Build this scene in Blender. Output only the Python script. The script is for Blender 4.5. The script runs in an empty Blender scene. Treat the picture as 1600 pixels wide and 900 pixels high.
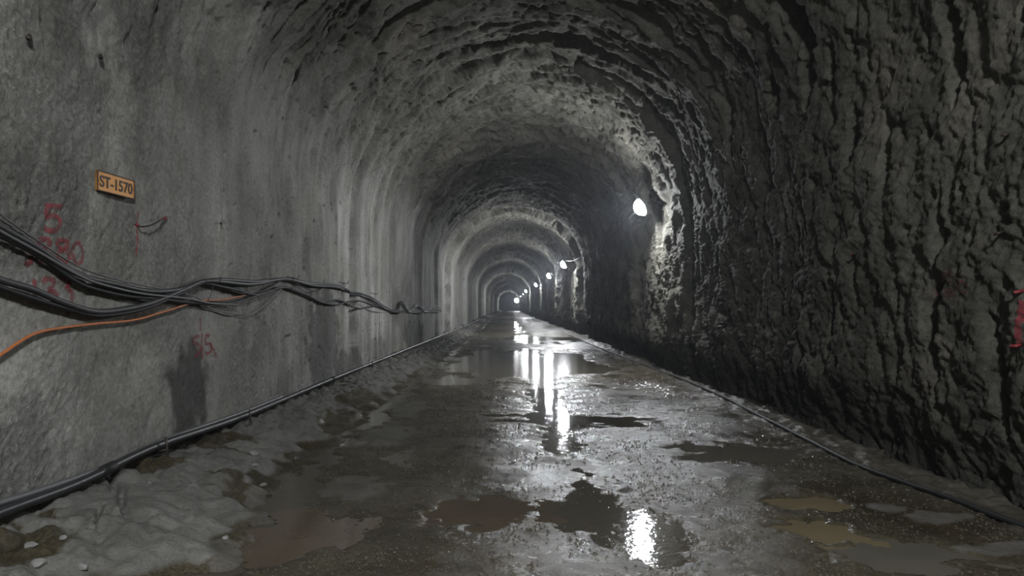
import bpy, bmesh, math, random
import numpy as np
from mathutils import Vector, Matrix, Euler

sc = bpy.context.scene
C = sc.collection
random.seed(7)

# ------------------------------------------------------------------ camera
F = 1067.0                       # focal length in pixels of the 1600 x 900 frame (24 mm on full frame)
CAM = np.array([0.0, 0.0, 1.38])
cam = bpy.data.cameras.new('camera')
cam.sensor_width = 36.0
cam.lens = 36.0 * F / 1600.0
cam.clip_start = 0.05
cam.clip_end = 600
cam_o = bpy.data.objects.new('camera', cam)
C.objects.link(cam_o)
cam_o.location = CAM
cam_o.rotation_euler = (math.radians(90 + 1.557), 0, math.radians(-0.16))
sc.camera = cam_o
ROT = np.array(cam_o.rotation_euler.to_matrix())

# ------------------------------------------------------------------ world, exposure
w = bpy.data.worlds.new('world'); sc.world = w
w.use_nodes = True
w.node_tree.nodes['Background'].inputs[0].default_value = (0, 0, 0, 1)
w.node_tree.nodes['Background'].inputs[1].default_value = 0
sc.view_settings.view_transform = 'Standard'
sc.view_settings.look = 'None'
sc.view_settings.gamma = 1
sc.view_settings.use_curve_mapping = False
sc.view_settings.exposure = 0.0
sc.cycles.use_denoising = True
sc.cycles.sample_clamp_indirect = 4.0
sc.cycles.caustics_reflective = False
sc.cycles.caustics_refractive = False
sc.cycles.max_bounces = 6
sc.cycles.diffuse_bounces = 4

LAMP = 1150.0                    # radiance of a lamp dome
LAMP_COL = (0.93, 0.96, 1.0)
# distance along the tunnel, x, z, strength factor, dome size factor
LAMPS = [
    (-2.4, 0.80, 4.70, 2.2, 2.2),
    (14.1, 2.72, 3.44, 0.68, 1.0),
    (33.3, 2.64, 3.44, 1.1, 1.1),
    (45.8, 2.64, 3.44, 0.7, 1.1),
    (64.6, 2.48, 3.44, 0.6, 1.0),
    (91.6, 2.15, 3.44, 0.9, 1.2),
    (113.0, 2.18, 3.44, 0.4, 0.5),
    (139.0, 2.16, 3.44, 0.35, 0.5),
    (203.0, 1.95, 3.20, 1.6, 4.0),
]

# ------------------------------------------------------------------ numeric helpers
def _h(ix, iy, seed):
    h = (ix.astype(np.uint32) * np.uint32(374761393) + iy.astype(np.uint32) * np.uint32(668265263)
         + np.uint32((seed * 2246822519) & 0xffffffff))
    h ^= h >> np.uint32(13); h *= np.uint32(1274126177); h ^= h >> np.uint32(16)
    return h.astype(np.float32) * np.float32(2 * math.pi / 4294967296.0)

def pn(x, y, seed=0):
    """2-D gradient noise, about -1..1"""
    x = np.asarray(x, np.float32); y = np.asarray(y, np.float32)
    x, y = np.broadcast_arrays(x, y)
    fx = np.floor(x); fy = np.floor(y)
    ix = fx.astype(np.int32); iy = fy.astype(np.int32)
    dx = x - fx; dy = y - fy
    u = dx * dx * dx * (dx * (dx * 6 - 15) + 10); v = dy * dy * dy * (dy * (dy * 6 - 15) + 10)
    def g(ox, oy):
        a = _h(ix + ox, iy + oy, seed)
        return np.cos(a) * (dx - ox) + np.sin(a) * (dy - oy)
    a = g(0, 0); b = g(1, 0); c = g(0, 1); d = g(1, 1)
    return ((a + u * (b - a)) + v * ((c + u * (d - c)) - (a + u * (b - a)))) * np.float32(1.5)

def fbm(x, y, seed, octs=3, gain=0.5):
    t = 0; a = 1.0
    for k in range(octs):
        t = t + a * pn(x * 2 ** k, y * 2 ** k, seed + 17 * k); a *= gain
    return t

def sstep(a, b, x):
    t = np.clip((x - a) / (b - a), 0, 1)
    return t * t * (3 - 2 * t)

def pix_dir(px, py):
    d = ROT @ np.array([(px - 800.0) / F, -(py - 450.0) / F, -1.0])
    return d / d[1]                               # scaled so that y advances by 1

# ------------------------------------------------------------------ the tunnel profile
CX0, HALF, SPR, RISE, ZB = 0.19, 3.0, 3.1, 2.72, -0.25
_cD = np.array([-30, 0, 36, 57, 85, 110, 135, 200, 300.0])
_cX = np.array([0, 0, 0, -.22, -.55, -.6, -.55, -.62, -.7])
def cx(D):
    D = np.asarray(D, float)
    k = np.linspace(-6, 6, 9)
    return CX0 + sum(np.interp(D + o, _cD, _cX) for o in k) / 9

th = np.linspace(math.pi, 0, 4001)
_prof = np.concatenate([np.array([[-HALF, ZB]]), np.stack([HALF * np.cos(th), SPR + RISE * np.sin(th)], 1),
                        np.array([[HALF, ZB]])])
_cum = np.concatenate([[0], np.cumsum(np.linalg.norm(np.diff(_prof, axis=0), axis=1))])
STOT = _cum[-1]; SL = SPR - ZB; SR = STOT - SL; SCROWN = STOT / 2
def prof(S):
    x = np.interp(S, _cum, _prof[:, 0]); z = np.interp(S, _cum, _prof[:, 1])
    e = 0.02
    tx = np.interp(S + e, _cum, _prof[:, 0]) - np.interp(S - e, _cum, _prof[:, 0])
    tz = np.interp(S + e, _cum, _prof[:, 1]) - np.interp(S - e, _cum, _prof[:, 1])
    l = np.hypot(tx, tz)
    return x, z, tz / l, -tx / l                  # point and inward normal

def hit_nominal(px, py):
    """pixel -> (S, D) on the undisturbed tunnel lining"""
    d = pix_dir(px, py)
    D = np.linspace(1.5, 120, 6000)
    X = CAM[0] + d[0] * D - cx(D); Z = CAM[2] + d[2] * D
    out = np.where(Z > SPR, (X / HALF) ** 2 + ((Z - SPR) / RISE) ** 2 > 1, np.abs(X) > HALF)
    i = int(np.argmax(out)); x, z = X[i], Z[i]
    k = int(np.argmin((_prof[:, 0] - x) ** 2 + (_prof[:, 1] - z) ** 2))
    S = _cum[k]
    if z <= SPR:
        S = z - ZB if x < 0 else STOT - (z - ZB)
    return S, D[i]

# sample positions along the profile and along the tunnel
def spaced(a, b, fa, fb):
    out = [a]
    while out[-1] < b:
        t = (out[-1] - a) / (b - a); out.append(out[-1] + fa + (fb - fa) * t)
    out = np.array(out); return a + (out - a) * (b - a) / (out[-1] - a)
wl = spaced(0, SL, .0155, .0145)
al = spaced(SL, SCROWN, .0155, .030)
half = np.concatenate([wl, al[1:]])
SV = np.concatenate([half, (STOT - half[::-1])[1:]])
def ring_list(r1, r2, step0):
    D = list(np.arange(-16, 2.4, step0)); d = 2.4
    while d < 3.4: D.append(d); d += .03
    while d < 36: D.append(d); d *= r1
    while d < 60: D.append(d); d *= (r1 + r2) / 2
    while d < 262: D.append(d); d *= r2
    D.append(262.0)
    return np.array(D)
DV = ring_list(1.0043, 1.013, .16)
S, D = np.meshgrid(SV.astype(np.float32), DV.astype(np.float32))

wL = 1 - sstep(3.2, 5.4, S + .5 * pn(S / 2, D / 2, 90))
wR = sstep(9.6, 12.2, S + .6 * pn(S / 2, D / 2, 91))
wC = np.clip(1 - wL - wR, 0, 1)
near_left = wL * (1 - sstep(8.5, 15, D))
near_right = wR * (1 - sstep(8.5, 14, D))
soft = 1 - .45 * near_right
detail = 1 - sstep(24, 60, D)
def mix(l, c, r): return wL * l + wC * c + wR * r

Sw = S + .22 * pn(S / .9, D / .9, 1); Dw = D + .26 * pn(S / 1.1, D / .8, 2) + .07 * pn(S / .3, D / .25, 3)
disp = mix(.035, .10, .08) * fbm(S / 3.2, D / 2.6, 5, 2)
# ridges of sprayed rock that run round the section
ridge = np.abs(pn(Sw / 1.7 + .35 * D, Dw / .55, 7)) ** .8
ridge2 = np.abs(pn(Sw / .8, Dw / .21, 8)) ** .8
disp += (1 - .95 * near_right) * (mix(.024, .20, .07) * (1 - near_left * .85)) * (ridge - .32)
disp += (1 - .85 * near_right) * (mix(.002, .085, .05) * (1 - near_left * .85)) * (ridge2 - .32) * (1 - sstep(60, 110, D))
# boulder-like lumps on the right
lump = np.abs(pn(Sw / .85 + 3 + .7 * D, Dw / .62 + 9 - .3 * S, 9)) ** .8
disp += soft * mix(.003, .045, .17) * (lump - .30) * (1 - sstep(40, 80, D))
# medium and small lumps
disp += mix(.005, .035, .016) * fbm(Sw / .21, Dw / .13, 11, 2) * detail + wR * .024 * fbm(S / .20, D / .22, 12, 3) * detail
patch = sstep(-.05, .45, fbm(S / 1.3, D / 1.0, 13, 2))                   # rough spatter patches
disp += (mix(.0020, .012, .016) + wL * .0055 * patch) * fbm(S / .050, D / .048, 15, 2) * (1 - sstep(12, 24, D))
spat = np.zeros_like(S)
for k, (px, py, hs, hd) in enumerate([(70, 150, 1.0, .75), (185, 380, .45, .3), (20, 300, .5, .35), (230, 60, .6, .5), (30, 720, .4, .4)]):
    s0, d0 = hit_nominal(px, py)
    rr_ = np.sqrt(((S - s0) / hs) ** 2 + ((D - d0) / hd) ** 2) + .35 * fbm(S / .35, D / .3, 190 + k, 3)
    spat = np.maximum(spat, 1 - sstep(.6, 1.1, rr_))
near_spat = spat * wL
spat = np.clip(np.maximum(spat, .55 * patch * wL) + .8 * wR + .35 * wC, 0, 1)
disp += near_spat * (.016 * (np.abs(fbm(S / .085 + .3 * D, D / .07, 16, 2)) - .3))
# pits
pit = np.clip(pn(S / .23, D / .16, 19) - .47, 0, 1)
disp -= mix(.03, .30, .26) * pit * detail
mot = np.clip(pn(S / .10, D / .13, 23) - .60, 0, 1)                        # small pock marks
disp -= mix(.30, .35, .30) * mot * sstep(5, 9, D) * (1 - sstep(16, 30, D))
ridge3 = np.abs(pn(Sw / .5, Dw / .12, 24))
disp += (1 - .7 * near_right) * mix(.0, .035, .022) * (ridge3 - .3) * (1 - sstep(14, 26, D))
# steps between blast rounds: the lining widens towards each step and jumps back in
for k, (d0, a, run) in enumerate([(6.4, .05, 3), (9.6, .12, 3), (12.5, .16, 2.4), (17.5, .12, 3), (22, .12, 4), (26.6, .12, 4), (32.5, .30, 5.0),
                                  (38, .16, 5), (44.5, .16, 5), (51, .14, 6), (60.8, .30, 7), (73, .15, 8), (86.5, .34, 9), (108, .34, 10),
                                  (133, .34, 11), (165, .2, 14), (196, .4, 15), (225, .2, 15)]):
    dd = D - d0 - (.25 + .002 * d0) * fbm(S / 1.6, np.full_like(S, k * 3.1), 40 + k, 3)
    amp = a * np.where(D < 12, 1 - .8 * np.maximum(wL, wR), 1)
    disp -= amp * sstep(-run, -.12, dd) * (1 - sstep(-.10, .03 + .0025 * d0, dd))
# holes and hollows seen in the photograph: pixel, half height, half width along the tunnel (m), depth
def hollow(px, py, hs, hd, depth, slant=0.0, seed=0):
    s0, d0 = hit_nominal(px, py)
    ds = S - s0; dd = D - d0 - slant * ds
    r = np.sqrt((ds / hs) ** 2 + (dd / hd) ** 2) + .35 * pn(S / (.4 * hs), D / (.6 * hd), 60 + seed)
    return depth * (1 - sstep(.55, 1.15, r))
for k, a in enumerate([(885, 72, 1.15, .30, .42, -.10), (960, 100, .8, .28, .30, -.2), (730, 82, 1.0, .10, .16, .3), (1238, 28, .45, .22, .34, 0),
                       (1262, 125, .30, .12, .16, .3), (1208, 148, .2, .16, .2, 0), (1450, 520, .34, .07, .20, 0), (1330, 215, .3, .08, .14, .2),
                       (1385, 225, .3, .07, .14, 0), (1462, 400, .5, .045, .10, .1), (1295, 510, .35, .05, .12, .2), (1240, 560, .4, .06, .12, 0),
                       (1545, 590, .4, .06, .12, -.1), (1300, 130, .4, .09, .13, .3), (1480, 70, .4, .08, .15, 0), (1140, 190, .6, .12, .14, .3)]):
    disp -= hollow(*a, seed=k)
base_l = 1 - sstep(.5, 1.1, S)
disp = np.where(S < 1.1, np.minimum(disp, .045 * base_l + disp * (1 - base_l)), disp)
base_r = 1 - sstep(.35, 1.0, STOT - S)
disp -= .16 * base_r
disp = np.where(STOT - S < .6, np.minimum(disp, -.02), disp)
disp = np.where((D > 5.6) & (D < 60), disp, disp)

px_, pz_, nx_, nz_ = prof(SV)
VX = (px_[None] + cx(DV)[:, None]) + nx_[None] * disp
VZ = pz_[None] + nz_[None] * disp
VY = np.repeat(DV[:, None], len(SV), 1)
POS = np.stack([VX, VY, VZ], -1)

def grid_sample(G, s, d):
    i = np.clip(np.searchsorted(DV, d) - 1, 0, len(DV) - 2); j = np.clip(np.searchsorted(SV, s) - 1, 0, len(SV) - 2)
    a = (d - DV[i]) / (DV[i + 1] - DV[i]); b = (s - SV[j]) / (SV[j + 1] - SV[j])
    return (G[i, j] * (1 - a) * (1 - b) + G[i + 1, j] * a * (1 - b) + G[i, j + 1] * (1 - a) * b + G[i + 1, j + 1] * a * b)
def wall_x(side, d, z):
    s = z - ZB if side < 0 else STOT - (z - ZB)
    return float(cx(d)) + side * (HALF - grid_sample(disp, s, d))
def on_wall(px, py, off=0.0):
    """pixel -> point on the real left or right wall surface (below the springing), moved inwards by off"""
    side = -1 if px < 797 else 1
    d = pix_dir(px, py); D_ = abs((side * HALF + CX0) / d[0])
    for _ in range(12):
        D_ = .5 * D_ + .5 * abs((wall_x(side, D_, CAM[2] + d[2] * D_) - side * off) / d[0])
    return np.array([CAM[0] + d[0] * D_, D_, CAM[2] + d[2] * D_])
def on_plane_x(px, py, x):
    d = pix_dir(px, py); D_ = x / d[0]
    return np.array([x, D_, CAM[2] + d[2] * D_])
def on_floor(px, py, z=0.0):
    d = pix_dir(px, py); D_ = (z - CAM[2]) / d[2]
    return np.array([d[0] * D_, D_, z])

# ------------------------------------------------------------------ materials
def new_mat(name):
    m = bpy.data.materials.new(name); m.use_nodes = True
    nt = m.node_tree; b = nt.nodes['Principled BSDF']
    return m, nt, b
def N(nt, t, **kw):
    n = nt.nodes.new(t)
    for k, v in kw.items(): setattr(n, k, v)
    return n
def noise(nt, co, scale, detail=3, rough=.55, dist=0):
    n = N(nt, 'ShaderNodeTexNoise'); n.inputs['Scale'].default_value = scale; n.inputs['Detail'].default_value = detail
    n.inputs['Roughness'].default_value = rough; n.inputs['Distortion'].default_value = dist
    nt.links.new(co, n.inputs['Vector']); return n.outputs['Fac']
def ramp(nt, f, stops):
    r = N(nt, 'ShaderNodeValToRGB'); e = r.color_ramp.elements
    while len(e) < len(stops): e.new(.5)
    for q, (p, c) in zip(e, stops):
        q.position = p; q.color = (c, c, c, 1) if isinstance(c, (int, float)) else (*c, 1)
    nt.links.new(f, r.inputs[0]); return r.outputs[0]
def mixc(nt, f, a, b, mode='MIX'):
    m = N(nt, 'ShaderNodeMix', data_type='RGBA', blend_type=mode)
    for s, v in ((m.inputs[0], f), (m.inputs[6], a), (m.inputs[7], b)):
        if isinstance(v, (int, float)): s.default_value = v
        elif isinstance(v, tuple): s.default_value = (*v, 1)
        else: nt.links.new(v, s)
    return m.outputs[2]
def math_(nt, op, a, b=0.0):
    m = N(nt, 'ShaderNodeMath', operation=op)
    for s, v in ((m.inputs[0], a), (m.inputs[1], b)):
        if isinstance(v, (int, float)): s.default_value = v
        else: nt.links.new(v, s)
    return m.outputs[0]
def bump(nt, h, strength, dist, prev=None):
    b = N(nt, 'ShaderNodeBump'); b.inputs['Strength'].default_value = strength; b.inputs['Distance'].default_value = dist
    nt.links.new(h, b.inputs['Height'])
    if prev is not None: nt.links.new(prev, b.inputs['Normal'])
    return b.outputs[0]
def coords(nt, scale=None):
    t = N(nt, 'ShaderNodeTexCoord')
    if scale is None: return t.outputs['Object']
    m = N(nt, 'ShaderNodeMapping'); m.inputs['Scale'].default_value = scale
    nt.links.new(t.outputs['Object'], m.inputs['Vector']); return m.outputs[0]
def attr(nt, name):
    a = N(nt, 'ShaderNodeAttribute'); a.attribute_name = name; return a.outputs['Fac']

def lining_material():
    m, nt, b = new_mat('sprayed_concrete')
    co = coords(nt)
    streak_co = coords(nt, (1.7, 1.7, .30))
    big = noise(nt, co, 1.1, 6, .68)
    fine = noise(nt, co, 30, 4, .7)
    col = ramp(nt, big, [(.34, (.165, .162, .142)), (.5, (.25, .247, .222)), (.64, (.34, .336, .306))])
    col = mixc(nt, .55, col, ramp(nt, fine, [(.32, .3), (.5, .9), (.68, 1.4)]), 'MULTIPLY')
    streak = ramp(nt, noise(nt, streak_co, 1.3, 5, .6), [(.45, 0.0), (.62, 1.0)])
    col = mixc(nt, math_(nt, 'MULTIPLY', streak, math_(nt, 'MULTIPLY', attr(nt, 'lime'), .55)), col, (.46, .455, .44))
    dark_streak = ramp(nt, noise(nt, coords(nt, (2.2, 2.2, .25)), 1.7, 4, .6), [(.5, 0.0), (.66, 1.0)])
    col = mixc(nt, math_(nt, 'MULTIPLY', dark_streak, attr(nt, 'streak')), col, (.10, .098, .09))
    col = mixc(nt, attr(nt, 'rock_shade'), col, mixc(nt, 1.0, col, (.40, .388, .352), 'MULTIPLY'))  # darker rock colour, with shade painted in on right wall and vault
    ochre = ramp(nt, noise(nt, co, .55, 3, .6), [(.56, 0.0), (.70, .45)])
    col = mixc(nt, ochre, col, (.22, .205, .165))
    col = mixc(nt, attr(nt, 'pale'), col, mixc(nt, 1.0, col, (1.7, 1.7, 1.7), 'MULTIPLY'))
    st = attr(nt, 'stain')  # real wet stains, plus the shade painted along the wall foot
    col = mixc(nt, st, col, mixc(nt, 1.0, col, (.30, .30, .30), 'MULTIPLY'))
    nt.links.new(col, b.inputs['Base Color'])
    ro = math_(nt, 'SUBTRACT', .82, math_(nt, 'MULTIPLY', st, .05))
    nt.links.new(ro, b.inputs['Roughness'])
    b.inputs['Specular IOR Level'].default_value = .18
    h1 = noise(nt, co, 30, 6, .72, .3)
    h2 = noise(nt, co, 90, 3, .6)
    n1 = bump(nt, h1, .5, .030)
    nt.links.new(math_(nt, 'ADD', math_(nt, 'MULTIPLY', attr(nt, 'spat'), 1.0), .25), n1.node.inputs['Strength'])
    n2 = bump(nt, h2, .5, .006, n1)
    nt.links.new(n2, b.inputs['Normal'])
    return m

def floor_material():
    m, nt, b = new_mat('wet_mud')
    co = coords(nt)
    big = noise(nt, co, .8, 4, .6, .4)
    mid = noise(nt, co, 3.5, 5, .65, .3)
    grit = noise(nt, co, 55, 3, .7)
    col = ramp(nt, big, [(.35, (.040, .032, .018)), (.5, (.056, .048, .031)), (.68, (.084, .074, .052))])
    col = mixc(nt, .6, col, ramp(nt, mid, [(.35, .5), (.6, 1.15)]), 'MULTIPLY')
    col = mixc(nt, .5, col, ramp(nt, grit, [(.38, .3), (.6, 1.5)]), 'MULTIPLY')
    bank = attr(nt, 'bank')
    wetm = ramp(nt, noise(nt, co, 1.25, 5, .62, .6), [(.60, 0.0), (.63, 1.0)])       # wet patches on the bank
    dry = mixc(nt, .5, ramp(nt, mid, [(.3, (.10, .098, .086)), (.7, (.185, .181, .164))]), ramp(nt, grit, [(.3, .5), (.7, 1.2)]), 'MULTIPLY')
    dryness = math_(nt, 'MULTIPLY', bank, math_(nt, 'SUBTRACT', 1.0, wetm))
    dryness = math_(nt, 'MAXIMUM', dryness, attr(nt, 'dry'))
    col = mixc(nt, dryness, col, dry)
    nt.links.new(col, b.inputs['Base Color'])
    wet = ramp(nt, noise(nt, co, 1.9, 5, .65, .5), [(.40, .13), (.62, .42)])
    wet = math_(nt, 'ADD', wet, math_(nt, 'MULTIPLY', attr(nt, 'coarse'), .22))      # grit too fine to resolve far away
    ro = mixc(nt, dryness, wet, (.8, .8, .8))
    nt.links.new(ro, b.inputs['Roughness'])
    b.inputs['IOR'].default_value = 1.33; b.inputs['Specular IOR Level'].default_value = .45
    h1 = noise(nt, co, 60, 4, .75, .2)
    h0 = noise(nt, co, 9, 4, .6, .2)
    n0 = bump(nt, h0, .12, .02)
    n1 = bump(nt, h1, .42, .012, n0)
    n2 = bump(nt, noise(nt, co, 17, 6, .7, .4), .5, .05, n1)
    nt.links.new(math_(nt, 'MULTIPLY', dryness, .55), n2.node.inputs['Strength'])
    nt.links.new(n2, b.inputs['Normal'])
    return m

def water_material(name, col, rough=.03, ripple=.04):
    m, nt, b = new_mat(name)
    co = coords(nt)
    f = noise(nt, co, 2.3, 3, .6)
    c = mixc(nt, f, tuple(v * .75 for v in col), tuple(v * 1.25 for v in col))
    nt.links.new(c, b.inputs['Base Color'])
    b.inputs['Roughness'].default_value = rough
    b.inputs['IOR'].default_value = 1.33
    nt.links.new(bump(nt, noise(nt, co, 13, 3, .6), ripple, .02), b.inputs['Normal'])
    return m

def simple(name, col, rough=.5, metal=0.0, var=.25, scale=25, spec=.5):
    m, nt, b = new_mat(name)
    co = coords(nt)
    f = noise(nt, co, scale, 4, .65)
    c = mixc(nt, f, tuple(max(0, v * (1 - var * 1.6)) for v in col), tuple(v * (1 + var * 1.6) for v in col))
    nt.links.new(c, b.inputs['Base Color'])
    b.inputs['Roughness'].default_value = rough; b.inputs['Metallic'].default_value = metal
    b.inputs['Specular IOR Level'].default_value = spec
    nt.links.new(bump(nt, f, .2, .004), b.inputs['Normal'])
    return m

def paint_material(name, col, cover):
    m, nt, b = new_mat(name)
    co = coords(nt)
    b.inputs['Base Color'].default_value = (*col, 1); b.inputs['Roughness'].default_value = .8
    a = ramp(nt, noise(nt, co, 34, 5, .75), [(.62 - cover * .42, 0.0), (.80 - cover * .25, min(1, .35 + cover * .55))])
    nt.links.new(a, b.inputs['Alpha'])
    return m

def emissive(name, strength):
    m, nt, b = new_mat(name)
    b.inputs['Base Color'].default_value = (.9, .9, .9, 1)
    b.inputs['Emission Color'].default_value = (*LAMP_COL, 1)
    b.inputs['Emission Strength'].default_value = strength
    return m

M = dict(
    lining=lining_material(), floor=floor_material(),
    black=simple('black_rubber', (.014, .014, .014), .6, spec=.3),
    grey_cable=simple('grey_sheath', (.10, .10, .10), .5),
    dark_cable=simple('dusty_black_sheath', (.035, .035, .036), .55),
    orange=simple('orange_sheath', (.42, .13, .035), .5, var=.2),
    pipe=simple('black_polyethylene_pipe', (.022, .022, .023), .42, spec=.45),
    steel=simple('rusty_steel', (.045, .033, .027), .6, .3, .4),
    red_steel=simple('red_painted_steel', (.20, .02, .025), .6),
    housing=simple('grey_lamp_housing', (.25, .25, .26), .5),
    stone=simple('grey_stone', (.20, .197, .185), .8, var=.3, scale=18),
    sign=simple('orange_yellow_plate', (.66, .27, .025), .55, var=.12, scale=14),
    sign_rim=simple('dark_plate_rim', (.07, .045, .03), .7),
    letter=simple('dark_letter_paint', (.05, .040, .028), .7),
    grit=simple('wet_grit', (.085, .076, .058), .16, var=.4, scale=30, spec=.6),
    red=paint_material('red_spray_paint', (.27, .045, .055), .85),
    red_faint=paint_material('faded_red_spray_paint', (.26, .038, .045), .80),
    red_old=paint_material('old_brownish_red_paint', (.15, .04, .04), .50),
    tan_water=water_material('tan_muddy_water', (.15, .12, .07), .06, .03),
    grey_water=water_material('grey_muddy_water', (.10, .092, .072), .06, .06),
    brown_water=water_material('brown_muddy_water', (.085, .066, .046), .06, .06),
    rough_water=water_material('rippled_grey_water', (.085, .075, .055), .11, .12),
    dark_water=water_material('dark_water', (.066, .058, .042), .06, .12),
)

# ------------------------------------------------------------------ mesh helpers
def link(o, parent=None):
    C.objects.link(o)
    if parent is not None: o.parent = parent
    return o
def mesh_obj(name, verts, faces, mat, parent=None, smooth=True):
    me = bpy.data.meshes.new(name)
    me.from_pydata([tuple(map(float, v)) for v in verts], [], faces)
    me.materials.append(mat)
    if smooth: me.polygons.foreach_set('use_smooth', [True] * len(me.polygons))
    me.update()
    return link(bpy.data.objects.new(name, me), parent)
def grid_mesh(name, P, mat, normals=None, attrs=None, flip=False):
    n, k = P.shape[:2]
    me = bpy.data.meshes.new(name)
    me.vertices.add(n * k)
    me.vertices.foreach_set('co', P.astype(np.float32).ravel())
    i = np.arange(n * k).reshape(n, k)
    q = [i[:-1, :-1], i[1:, :-1], i[1:, 1:], i[:-1, 1:]]
    if flip: q = q[::-1]
    q = np.stack(q, -1).reshape(-1, 4)
    me.loops.add(q.size); me.polygons.add(len(q))
    me.loops.foreach_set('vertex_index', q.ravel().astype(np.int32))
    me.polygons.foreach_set('loop_start', np.arange(0, q.size, 4, dtype=np.int32))
    me.update(calc_edges=True)
    me.polygons.foreach_set('use_smooth', np.ones(len(q), bool))
    me.materials.append(mat)
    for a, v in (attrs or {}).items():
        at = me.attributes.new(a, 'FLOAT', 'POINT'); at.data.foreach_set('value', v.astype(np.float32).ravel())
    if normals is not None:
        me.normals_split_custom_set_from_vertices(normals.reshape(-1, 3).astype(np.float32))
    me.update()
    return link(bpy.data.objects.new(name, me))
def empty(name, loc):
    o = bpy.data.objects.new(name, None); o.location = tuple(map(float, loc)); o.empty_display_size = .1
    return link(o)
def tag(o, label=None, cat=None, group=None, kind=None):
    if label: o['label'] = label
    if cat: o['category'] = cat
    if group: o['group'] = group
    if kind: o['kind'] = kind
    return o
def under(o, root):
    """parent a world-space mesh under an Empty and keep it where it stands"""
    o.parent = root; o.matrix_parent_inverse = Matrix.Translation(-root.location)
    return o
def catmull(pts, per=8):
    P = np.array(pts, float); P = np.vstack([2 * P[0] - P[1], P, 2 * P[-1] - P[-2]]); out = []
    for i in range(1, len(P) - 2):
        for t in np.arange(per) / per:
            a, b, c, d = P[i - 1], P[i], P[i + 1], P[i + 2]
            out.append(.5 * (2 * b + (c - a) * t + (2 * a - 5 * b + 4 * c - d) * t * t + (3 * b - a - 3 * c + d) * t ** 3))
    out.append(P[-2]); return np.array(out)
def tube_data(pts, r, sides=8, cap=True):
    P = np.array(pts, float); n = len(P); V = []; Fc = []
    T = np.gradient(P, axis=0); T /= np.linalg.norm(T, axis=1)[:, None] + 1e-12
    up = np.array([0, 0, 1.0]) if abs(T[0][2]) < .9 else np.array([1.0, 0, 0])
    u = np.cross(T[0], up); u /= np.linalg.norm(u)
    rr = np.broadcast_to(np.asarray(r, float), (n,))
    for i in range(n):
        u = u - T[i] * (u @ T[i]); u /= np.linalg.norm(u); v = np.cross(T[i], u)
        for k in range(sides):
            a = 2 * math.pi * k / sides
            V.append(P[i] + rr[i] * (math.cos(a) * u + math.sin(a) * v))
    for i in range(n - 1):
        for k in range(sides):
            k2 = (k + 1) % sides
            Fc.append((i * sides + k, i * sides + k2, (i + 1) * sides + k2, (i + 1) * sides + k))
    if cap:
        Fc.append(tuple(range(sides))[::-1]); Fc.append(tuple((n - 1) * sides + k for k in range(sides)))
    return V, Fc
def tube(name, pts, r, mat, parent=None, sides=8):
    V, Fc = tube_data(pts, r, sides)
    return mesh_obj(name, V, Fc, mat, parent)
def lathe(name, prof_rz, mat, origin, axis, parent=None, seg=20):
    ax = Vector(axis).normalized(); q = ax.to_track_quat('Z', 'Y').to_matrix(); V = []; Fc = []
    for (r, z) in prof_rz:
        for k in range(seg):
            a = 2 * math.pi * k / seg
            V.append(np.array(q @ Vector((r * math.cos(a), r * math.sin(a), z))) + np.array(origin))
    for i in range(len(prof_rz) - 1):
        for k in range(seg):
            k2 = (k + 1) % seg
            Fc.append((i * seg + k, i * seg + k2, (i + 1) * seg + k2, (i + 1) * seg + k))
    Fc.append(tuple(range(seg))[::-1]); Fc.append(tuple((len(prof_rz) - 1) * seg + k for k in range(seg)))
    return mesh_obj(name, V, Fc, mat, parent)

# ------------------------------------------------------------------ lining: left wall, vault, right wall
dS = np.gradient(POS, axis=1); dD = np.gradient(POS, axis=0)
NRM = np.cross(dD, dS); NRM /= np.linalg.norm(NRM, axis=-1)[..., None] + 1e-12
if NRM[len(DV) // 2, 50, 0] < 0: NRM = -NRM

stain = np.zeros_like(S)
for k, (px, py, hs, hd, a) in enumerate([(296, 612, .46, .42, 1.0), (507, 540, .95, 1.0, .9), (545, 575, .35, 1.2, .8), (245, 742, .22, .30, .9), (445, 590, .5, .25, .35),
                                         (170, 700, .18, .2, .3), (650, 520, .5, 2.5, .7), (590, 545, .3, 1.2, .6), (398, 600, .5, .18, .4)]):
    s0, d0 = hit_nominal(px, py)
    r = np.sqrt(((S - s0) / hs) ** 2 + ((D - d0) / hd) ** 2) + .30 * fbm(S / .25, D / .2, 70 + k, 3)
    stain = np.maximum(stain, a * (1 - sstep(.72, 1.08, r)))
pale = np.zeros_like(S)
for k, (px, py, hs, hd, a) in enumerate([(345, 395, .5, .16, .5), (390, 60, .5, .12, .4), (452, 170, 1.0, .14, .5), (640, 380, 1.2, 1.4, .5), (598, 500, .5, .28, .8), (614, 560, .25, .3, .6), (634, 545, .4, .5, .7),
                                         (420, 470, .3, .4, .25), (60, 640, .5, .4, .25), (200, 600, .45, .5, .3), (30, 100, .6, .5, .3), (180, 140, .5, .35, .3), (255, 130, .5, .2, .35), (540, 330, 1.1, .5, .3)]):
    s0, d0 = hit_nominal(px, py)
    rr_ = np.sqrt(((S - s0) / hs) ** 2 + ((D - d0) / hd) ** 2) + .35 * fbm(S / (.5 * hs), D / (.5 * hd), 210 + k, 3)
    pale = np.maximum(pale, a * (1 - sstep(.55, 1.15, rr_)))
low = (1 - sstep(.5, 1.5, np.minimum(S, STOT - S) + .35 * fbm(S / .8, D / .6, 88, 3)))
stain = np.maximum(stain, low * np.where(S > SCROWN, .75, .18))  # painted shade: light fading towards the wall foot, strongest on the right
lime = np.clip(wL * (sstep(4, 11, D)) + .25 * wC + .1 * wR + .15, 0, 1)
streak = np.clip(.08 + wL * .35 * sstep(6, 12, D) + .35 * wC + .4 * wR, 0, 1)
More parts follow.
